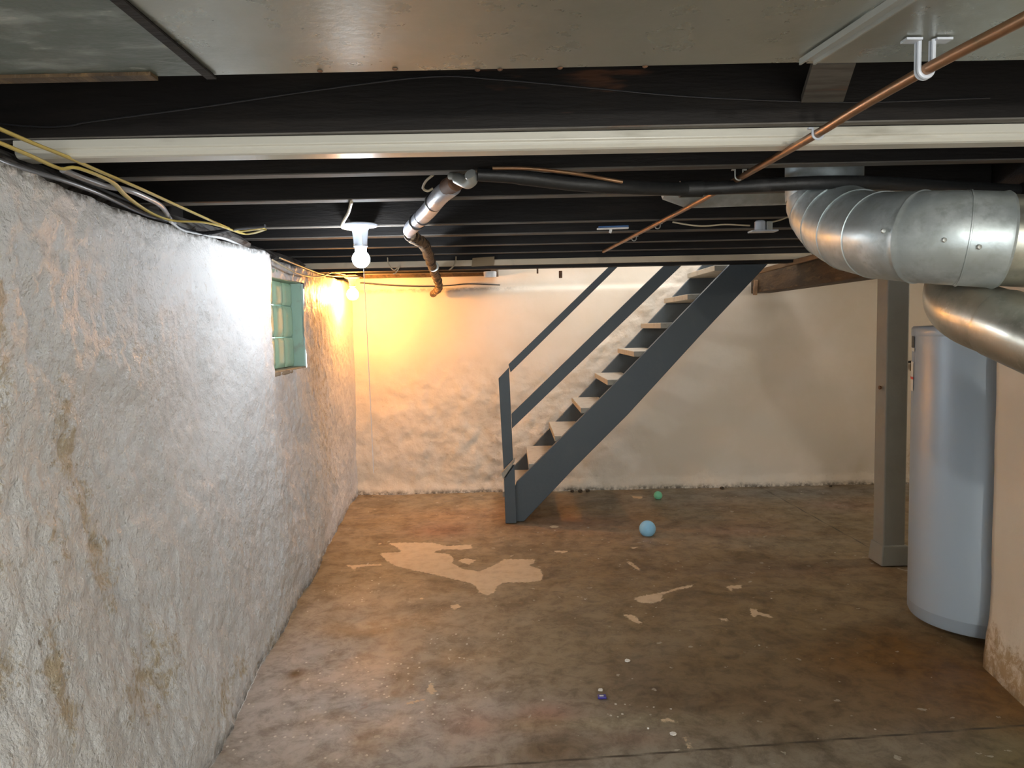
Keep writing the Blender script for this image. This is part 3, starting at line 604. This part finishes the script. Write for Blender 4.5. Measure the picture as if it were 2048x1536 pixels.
# ------------------------------------------------------------------ pipes
cp = empty('copper_pipe', (.7, 3.0, 1.965), 'long thin copper pipe running diagonally under the joists', 'pipe')
pa = [az(2120, -6, 1.94), az(2048, 37, 1.94), az(1861, 134, 1.94), az(1724, 212, 1.94), az(1640, 264, 1.938), az(1560, 310, 1.952), az(1450, 373, 1.985), az(1400, 402, 1.986), az(1280, 465, 1.984), az(1207, 503, 1.982)]
cps = smooth(pa, 4); MB().tube(cps, .0105, 16).build('pipe_run', M['copper'], cp)
for (px, py, pz), lab in zip([(1852, 139, 1.94), (1636, 267, 1.938), (1478, 352, 1.977), (1315, 452, 1.985), (1268, 477, 1.984)], ['large white clip holding the copper pipe at the upper right panel', 'pale clip holding the copper pipe on the white channel', 'small clip on the copper pipe above the black pipe', 'small clip on the copper pipe beside the blue and white bar', 'small metal clip nearest the far end of the copper pipe']):
    c = az(px, py, pz); near = px > 1800; wd_ = .011 if near else .005
    dv = Vector((cps[-1]-cps[0])); dv.z = 0; dv.normalize(); side = dv.cross(Vector((0, 0, 1))).normalized()
    zt_ = 1.994 if near else (1.952 if px == 1636 else 1.999)
    P = [c+side*(math.cos(t)*.0135)+Vector((0, 0, math.sin(t)*.0135)) for t in [math.pi+math.pi*i/10 for i in range(11)]]
    P = [Vector((P[0].x, P[0].y, zt_))]+P+[Vector((P[-1].x, P[-1].y, zt_))]
    mbp = MB().tube(P, .004 if near else .003, 8)
    if near: mbp.tube([p+dv*.009 for p in P], .004, 8)
    for sg in (-1, 1):
        e = c+side*(sg*.0135); e.z = zt_-.002; f_ = e+side*(sg*(.03 if near else .012)); mbp.bar(e, f_, .022 if near else .009, .004)
    tag(mbp.build('pipe_clip', M['porcelain'] if px > 1500 else M['seam'], None), lab, 'pipe clip', 'clips along the copper pipe')
bp = empty('black_pipe', (1.0, 2.55, 1.95), 'thick black pipe running across under the joists in front of the big elbow', 'pipe')
pts = [ay(955, 349, 2.40), ay(1042, 355, 2.42), ay(1144, 367, 2.46), ay(1247, 374, 2.50)]+[az(*q, 1.955) for q in [(1382, 378), (1553, 369), (1656, 365), (1758, 366), (1861, 372), (1990, 379), (2090, 384)]]
MB().tube(smooth(pts, 6), [.021]*6+[.0235]*55, 20).build('pipe_run', M['blackpipe'], bp)
c = pts[4]; MB().tube([c-Vector((.04, 0, 0)), c+Vector((.04, 0, 0))], .029, 20).build('coupling', M['blackpipe'], bp)
tag(MB().tube(smooth([ay(985, 336, 2.36), ay(1060, 337, 2.37), ay(1150, 347, 2.40), ay(1200, 356, 2.44), ay(1245, 364, 2.45)], 5), .006, 10).build('copper_tube', M['copper']), 'thin dull copper tube lying on the black pipe', 'pipe')
sv = empty('silver_pipe', tuple(az(868, 400, 1.95)), 'dented silver drain pipe with black bands hanging under the joists', 'pipe')
pts = [ay(905, 372, 2.62), ay(880, 392, 2.75), ay(858, 420, 3.02), ay(838, 440, 3.25)]
MB().tube(smooth(pts, 6), .033, 24).build('pipe_run', M['silver'], sv)
pts2 = [ay(840, 438, 3.23), ay(824, 454, 3.42), ay(819, 462, 3.50), ay(823, 469, 3.54)]
MB().tube(smooth(pts2, 6), [.032]*8+[.030]*5+[.026]*4+[.021, .016], 24).build('pipe_end', M['silver'], sv)
for q in [((868, 404, 2.87)), ((846, 434, 3.17)), ((834, 444, 3.29))]:
    c = ay(*q); dd = (ay(838, 440, 3.25)-ay(880, 392, 2.75)).normalized()
    MB().tube([c-dd*.006, c+dd*.006], .0365, 24).build('band', M['black'], sv)
MB().tube([ay(848, 438, 3.2), ay(833, 457, 3.42), ay(822, 466, 3.52)], .008, 10).build('side_tube', M['white'], sv)
MB().tube([ay(895, 374, 2.64), ay(912, 364, 2.55)], [.030, .030], 20).build('rusty_end', M['rust'], sv)
MB().tube(smooth([ay(915, 357, 2.50), ay(925, 362, 2.47), ay(936, 366, 2.45), ay(945, 358, 2.42), ay(940, 348, 2.40)], 4), .019, 16).build('elbow_fitting', M['seam'], sv)
MB().tube([ay(900, 352, 2.52), ay(922, 356, 2.49)], .012, 12).build('fitting_stub', M['seam'], sv)
tag(MB().tube(smooth([ay(866, 350, 2.6), ay(852, 362, 2.66), ay(846, 376, 2.72), ay(855, 382, 2.74), ay(866, 377, 2.74)], 5), .0045, 8).build('bent_hook', M['cream']), 'thin bent metal hook under the joist left of the silver pipe', 'hook')
bw = empty('wrapped_pipe', tuple(ay(855, 500, 4.5)), 'brown crumbling wrapped pipe going from the silver pipe to the back wall', 'pipe')
pts = [ay(820, 469, 3.56), ay(833, 479, 3.75), ay(847, 488, 3.95), ay(856, 508, 4.45), ay(867, 540, 5.15), ay(876, 563, 5.72), ay(877, 577, 6.15), ay(866, 588, 6.50)]
Q = smooth(pts, 10); R = [.029+.011*noise.noise((i*.7, 0, 0)) for i in range(len(Q))]
MB().tube(Q, R, 20).build('pipe_run', M['brownwrap'], bw)
c = ay(867, 533, 5.0); MB().tube([c-Vector((0, .012, 0)), c+Vector((0, .012, 0))], .036, 20).build('metal_band', M['seam'], bw)
hx = [ay(833+2*math.sin(i*1.1)*4+i*.9, 480+i*2.0, 3.8+i*.055) for i in range(0, 30)]

# ------------------------------------------------------------------ lamps
def lamp(name, c, R, rb_, holder, bulb, label, cordlen=0, hh=.10):
    r = empty(name, c, label, 'lamp'); x, y, z = c
    MB().lathe([(R*.2, 0), (R, 0), (R*1.02, -.004), (R*.97, -.012), (R*.55, -.018), (R*.46, -.03), (R*.40, -hh*.75), (R*.39, -hh)], c, 48).build('lamp_holder', holder, r)
    MB().lathe([(R*.375, -hh), (R*.40, -hh-.003), (R*.40, -hh-.009), (R*.34, -hh-.012), (R*.33, -hh-.035)], c, 32).build('socket_ring', holder, r)
    zc = z-hh-.03-rb_*.9; pr = []
    for i in range(17):
        t = math.pi*i/16; pr.append((max(.0008, rb_*math.sin(t)), -rb_*math.cos(t)*1.0))
    pr = pr[:-3]+[(rb_*.42, rb_*.95), (rb_*.36, rb_*1.15)]
    MB().lathe(pr, (x, y, zc), 32).build('bulb', bulb, r)
    if cordlen:
        MB().tube(smooth([(x+.02, y-.055, z-.06), (x+.022, y-.058, zc), (x+.028, y-.055, z-cordlen*.5), (x+.035, y-.055, z-cordlen)], 4), .0018, 6).build('pull_cord', M['white'], r)
    return r
lc = ay(720, 459, 3.66); lamp('ceiling_lamp', (lc.x, 3.66, 1.998), .085, .043, M['porcelain'], M['bulb_white'], 'lit cool white bulb in a flared ceiling lampholder with pull cord', 1.22)
wc = ay(704, 553, 6.04); lamp('ceiling_lamp', (wc.x, 6.04, wc.z), .062, .048, M['cream'], M['bulb_warm'], 'lit warm yellow bulb in a lampholder by the window and back wall corner', 0, .07)
tag(MB().box(wc.x-.06, wc.x+.06, 5.88, 6.20, wc.z+.001, 1.944).build('mounting_board', M['joist']), 'small dark mounting board above the warm lamp', 'board')
lamp('ceiling_lamp', (3.75, 4.45, 1.99), .085, .045, M['porcelain'], M['fill_side'], 'lit soft white fill bulb in a ceiling lampholder, added unseen around the corner behind the water heater', 0)  # unseen bulb added to fill the brighter wall past the post
lamp('ceiling_lamp', (.7, -.75, 1.99), .085, .045, M['porcelain'], M['fill_near'], 'lit white fill bulb in a ceiling lampholder, added unseen behind the camera', 0)  # added fill lamp, out of view, brightens the foreground and left wall

# ------------------------------------------------------------------ cables
def cable(name, P, r, m_, label, cat='cable', flat=1., group=None):
    return tag(MB().tube(smooth(P, 5), r, 10, flat).build(name, M[m_]), label, cat, group)
cable('yellow_cable', [az(x, y, 1.955) for x, y in [(-60, 232), (0, 258), (70, 288), (130, 312), (200, 343), (280, 377), (370, 418), (440, 449), (475, 462), (510, 459), (528, 457)]], .0085, 'yellow', 'upper of the two yellow electrical cables at upper left', flat=.5)
cable('yellow_cable', [az(x, y, 1.93) for x, y in [(-60, 262), (0, 286), (60, 311), (120, 337), (155, 336), (222, 363), (252, 392), (300, 425), (345, 441), (400, 444), (440, 452), (485, 467), (508, 466), (530, 459)]], .0085, 'yellow', 'lower, more twisted yellow electrical cable at upper left', flat=.5)
cable('grey_cable', [az(x, y, 1.935) for x, y in [(-60, 290), (0, 322), (60, 342), (130, 362), (200, 388), (260, 416), (300, 432), (350, 447)]], .007, 'grey', 'grey cable lying along the top of the left wall')
cable('grey_cable', [az(x, y, 1.945) for x, y in [(125, 340), (170, 358), (215, 373), (255, 380), (290, 394), (322, 412), (340, 438)]], .009, 'grey', 'thick grey conduit hose looping under the yellow cables')
cable('black_cable', [az(x, y, 1.935) for x, y in [(335, 442), (365, 458), (400, 466), (440, 463), (480, 456), (530, 452)]], .008, 'blackcable', 'short black cable at the end of the yellow cables')
cable('white_cable', [az(x, y, 1.925) for x, y in [(340, 443), (365, 461), (405, 471), (450, 478), (500, 500), (540, 517)]], .006, 'white', 'white cable lying along the wall top before the window')
cable('cream_cable', [ay(545, 520, 4.1), ay(590, 545, 4.5), ay(620, 553, 4.9), ay(645, 552, 5.2), ay(665, 545, 5.5), ay(690, 549, 5.85)], .005, 'cream', 'thin cream cable sagging above the glass block window')
cable('cream_cable', [ay(560, 516, 4.3), ay(600, 532, 4.8), ay(640, 547, 5.3), ay(668, 552, 5.7), ay(690, 553, 5.98)], .005, 'cream', 'thin cream cable running straight to the warm lamp')
cable('cream_cable', [az(703, 404, 1.99), az(697, 425, 1.985), az(687, 443, 1.985), az(684, 454, 1.985), az(693, 457, 1.985), az(703, 459, 1.99)], .007, 'cream', 'short cream cable dropping across one joist gap to the white lamp')
cable('grey_wire', [ay(x, y, 1.985) for x, y in [(-60, 243), (0, 248), (60, 253), (110, 254), (150, 250), (180, 244), (400, 215), (640, 180), (860, 154), (1000, 160), (1200, 178), (1400, 195), (1700, 205), (1980, 196)]], .0022, 'blackcable', 'thin dark wire sagging along the joist above the white channel', 'wire')
cable('cream_cable', [ay(1345, 444, 3.70), ay(1380, 450, 3.68), ay(1410, 452, 3.68), ay(1450, 449, 3.68), ay(1500, 451, 3.68)], .004, 'cream', 'thin cream cable left of the white junction box under the joist')
cable('cream_cable', [ay(1535, 446, 3.68), ay(1560, 440, 3.67), ay(1582, 432, 3.66), ay(1640, 415, 3.66)], .004, 'cream', 'thin cream cable going right from the white junction box to behind the elbow')
wcb = [Vector((x, BY-.03-.03*0, z)) for x, z in []]
cable('black_cable', [ay(x, y, 6.57) for x, y in [(720, 566), (780, 571), (850, 573), (900, 571), (935, 568), (1000, 570)]], .005, 'blackcable', 'thin dark cable along the top of the back wall behind the wrapped pipe')

# ------------------------------------------------------------------ small ceiling things
jb = empty('junction_box', tuple(ay(1522, 452, 3.68)), 'small white junction box with cables under a joist near the big elbow', 'junction box')
c = ay(1522, 452, 3.68)
MB().box(c.x-.055, c.x+.075, 3.645, 3.715, c.z-.030, c.z-.022).build('box_base', M['porcelain'], jb, .002)
MB().lathe([(.026, -.022), (.026, .02), (.02, .026)], (c.x-.005, 3.68, c.z), 24).build('box_body', M['porcelain'], jb)
MB().box(c.x+.022, c.x+.05, 3.66, 3.70, c.z-.022, c.z+.02).build('terminal_block', M['seam'], jb, .002)
bb = empty('squeegee_bar', tuple(ay(1225, 455, 3.70)), 'small blue and white T-shaped bar hanging under a joist', 'bar')
a_, b2 = ay(1194, 458, 3.70), ay(1257, 456, 3.70)
MB().bar(a_, b2, .02, .008).build('white_bar', M['white'], bb, .002)
up_ = Vector((0, 0, .009)); MB().bar(a_+up_+Vector((.008, 0, 0)), b2+up_, .014, .009).build('blue_strip', M['bluebar'], bb, .002)
MB().bar(ay(1222, 459, 3.70), ay(1220, 466, 3.70), .012, .012, (0, 1, 0)).build('peg', M['white'], bb)
c = ay(980, 549, 5.36); c = ay(980, 549, 5.75)
tag(MB().lathe([(.048, .022), (.05, .018), (.047, -.022), (.02, -.024)], (c.x, c.y, c.z), 28).build('round_fixture', M['white']), 'small white round fixture under the beam at the left end of the stair opening', 'ceiling fixture')
tag(MB().poly([ay(945, 516, 5.37), ay(989, 513, 5.37), ay(987, 531, 5.37), ay(943, 533, 5.37)], (0, .018, 0)).build('cardboard_patch', mat('tan_board', (.26, .19, .11), .8)), 'small tan board piece nailed over the pale plank', 'board')
for P, lab in (([(775, 515), (777, 528), (787, 540), (795, 536), (800, 532), (792, 545), (786, 548)], 'pale twisted wire end hanging under the header near the white lamp'), ([(912, 513), (911, 526), (905, 534), (898, 540), (904, 536), (909, 530)], 'short pale wire end hanging right of the wrapped pipe')):
    cable('wire_stub', [ay(x, y, 5.36) for x, y in P], .004, 'cream', lab, 'wire')
for (px, py, Y_), lab in (((1121, 550, 5.45), 'small dark peg under the header before the handrail'), ((1075, 541, 5.45), 'small dark nail under the header left of the peg')):
    c = ay(px, py, Y_); s = .012 if px == 1121 else .006
    tag(MB().bar(c+Vector((0, 0, .03)), c-Vector((0, 0, .022)), s*2, s*2, (0, 1, 0)).build('peg', M['rust'], None, .003), lab, 'peg')

# ------------------------------------------------------------------ things on the floor and walls
def ball(name, px, py, r, m_, label):
    c = az(px, py, 0); c = (c.x, c.y, 0.003); pr = [(r*.62, 0)]
    for i in range(1, 15):
        t = math.pi*(.22+.78*i/14); pr.append((max(.001, r*math.sin(t)), r*.78-r*math.cos(t)))
    tag(MB().lathe(pr, c, 36).build(name, M[m_]), label, 'ball')
ball('blue_ball', 1295, 1071, .058, 'blue', 'light blue soft ball on the floor in front of the staircase')
ball('green_ball', 1316, 998, .036, 'green', 'small green ball on the floor by the back wall')
c = az(1204, 1396, 0); cpx = empty('bottle_cap', (c.x, c.y, .001), 'tiny dark blue plastic cap on the floor in the foreground', 'cap')
MB().box(c.x-.017, c.x+.017, c.y-.012, c.y+.012, .001, .010).build('cap_shell', M['bluecap'], cpx, .002)
MB().box(c.x-.010, c.x+.006, c.y-.006, c.y+.002, .010, .0115).build('cap_print', M['white'], cpx)
for (px, py, s), lab in (((1347, 1470, .012), 'largest white paint chip on the floor near the front joint'), ((1201, 1382, .010), 'flat white chip just behind the blue cap'), ((1255, 1323, .012), 'pale paint chip on the floor in the middle right'), ((1296, 1459, .004), 'tiny white crumb left of the largest white chip')):
    c = az(px, py, 0); mbp = MB(); n = 7; P = [Vector((c.x+s*(.8+.4*random.random())*math.cos(2*math.pi*i/n), c.y+s*(.8+.4*random.random())*math.sin(2*math.pi*i/n), .003)) for i in range(n)]
    tag(mbp.poly(P, (0, 0, .004)).build('paint_chip', M['chip']), lab, 'paint chip', 'loose paint chips on the floor')
vv = empty('wall_valve', tuple(ay(1826, 724, 6.55)), 'small dark valve on the back wall between the post and the water heater', 'valve')
MB().bar(ay(1812, 724, 6.50), ay(1836, 723, 6.50), .02, .02).build('valve_handle', M['black'], vv, .003)
MB().bar(ay(1826, 726, 6.50), ay(1824, 742, 6.50), .03, .03, (0, 1, 0)).build('valve_body', M['brass'], vv, .004)
MB().bar(ay(1825, 732, 6.50), ay(1825, 732, 6.62), .02, .02).build('valve_stem', M['brass'], vv)
random.seed(8)
for px, py, s in ((1142, 978, .018), (1157, 976, .022), (1172, 976, .02), (1428, 966, .02), (1640, 963, .014)):
    c = az(px, py, 0); mbp = MB(); pr = [(s*.9, 0), (s, s*.3), (s*.75, s*.8), (s*.2, s)]
    ob = tag(mbp.lathe(pr, (c.x, min(c.y, 6.52), .003), 9).build('rubble_lump', M['dirt']), {1142: 'leftmost dark rubble lump at the foot of the back wall by the stringer', 1157: 'middle dark rubble lump at the foot of the back wall by the stringer', 1172: 'third dark rubble lump right of the stringer at the back wall', 1428: 'dark rubble lump at the back wall right of the green ball', 1640: 'small dark rubble lump at the back wall left of the post'}[px], 'rubble', 'dark rubble at the foot of the back wall')
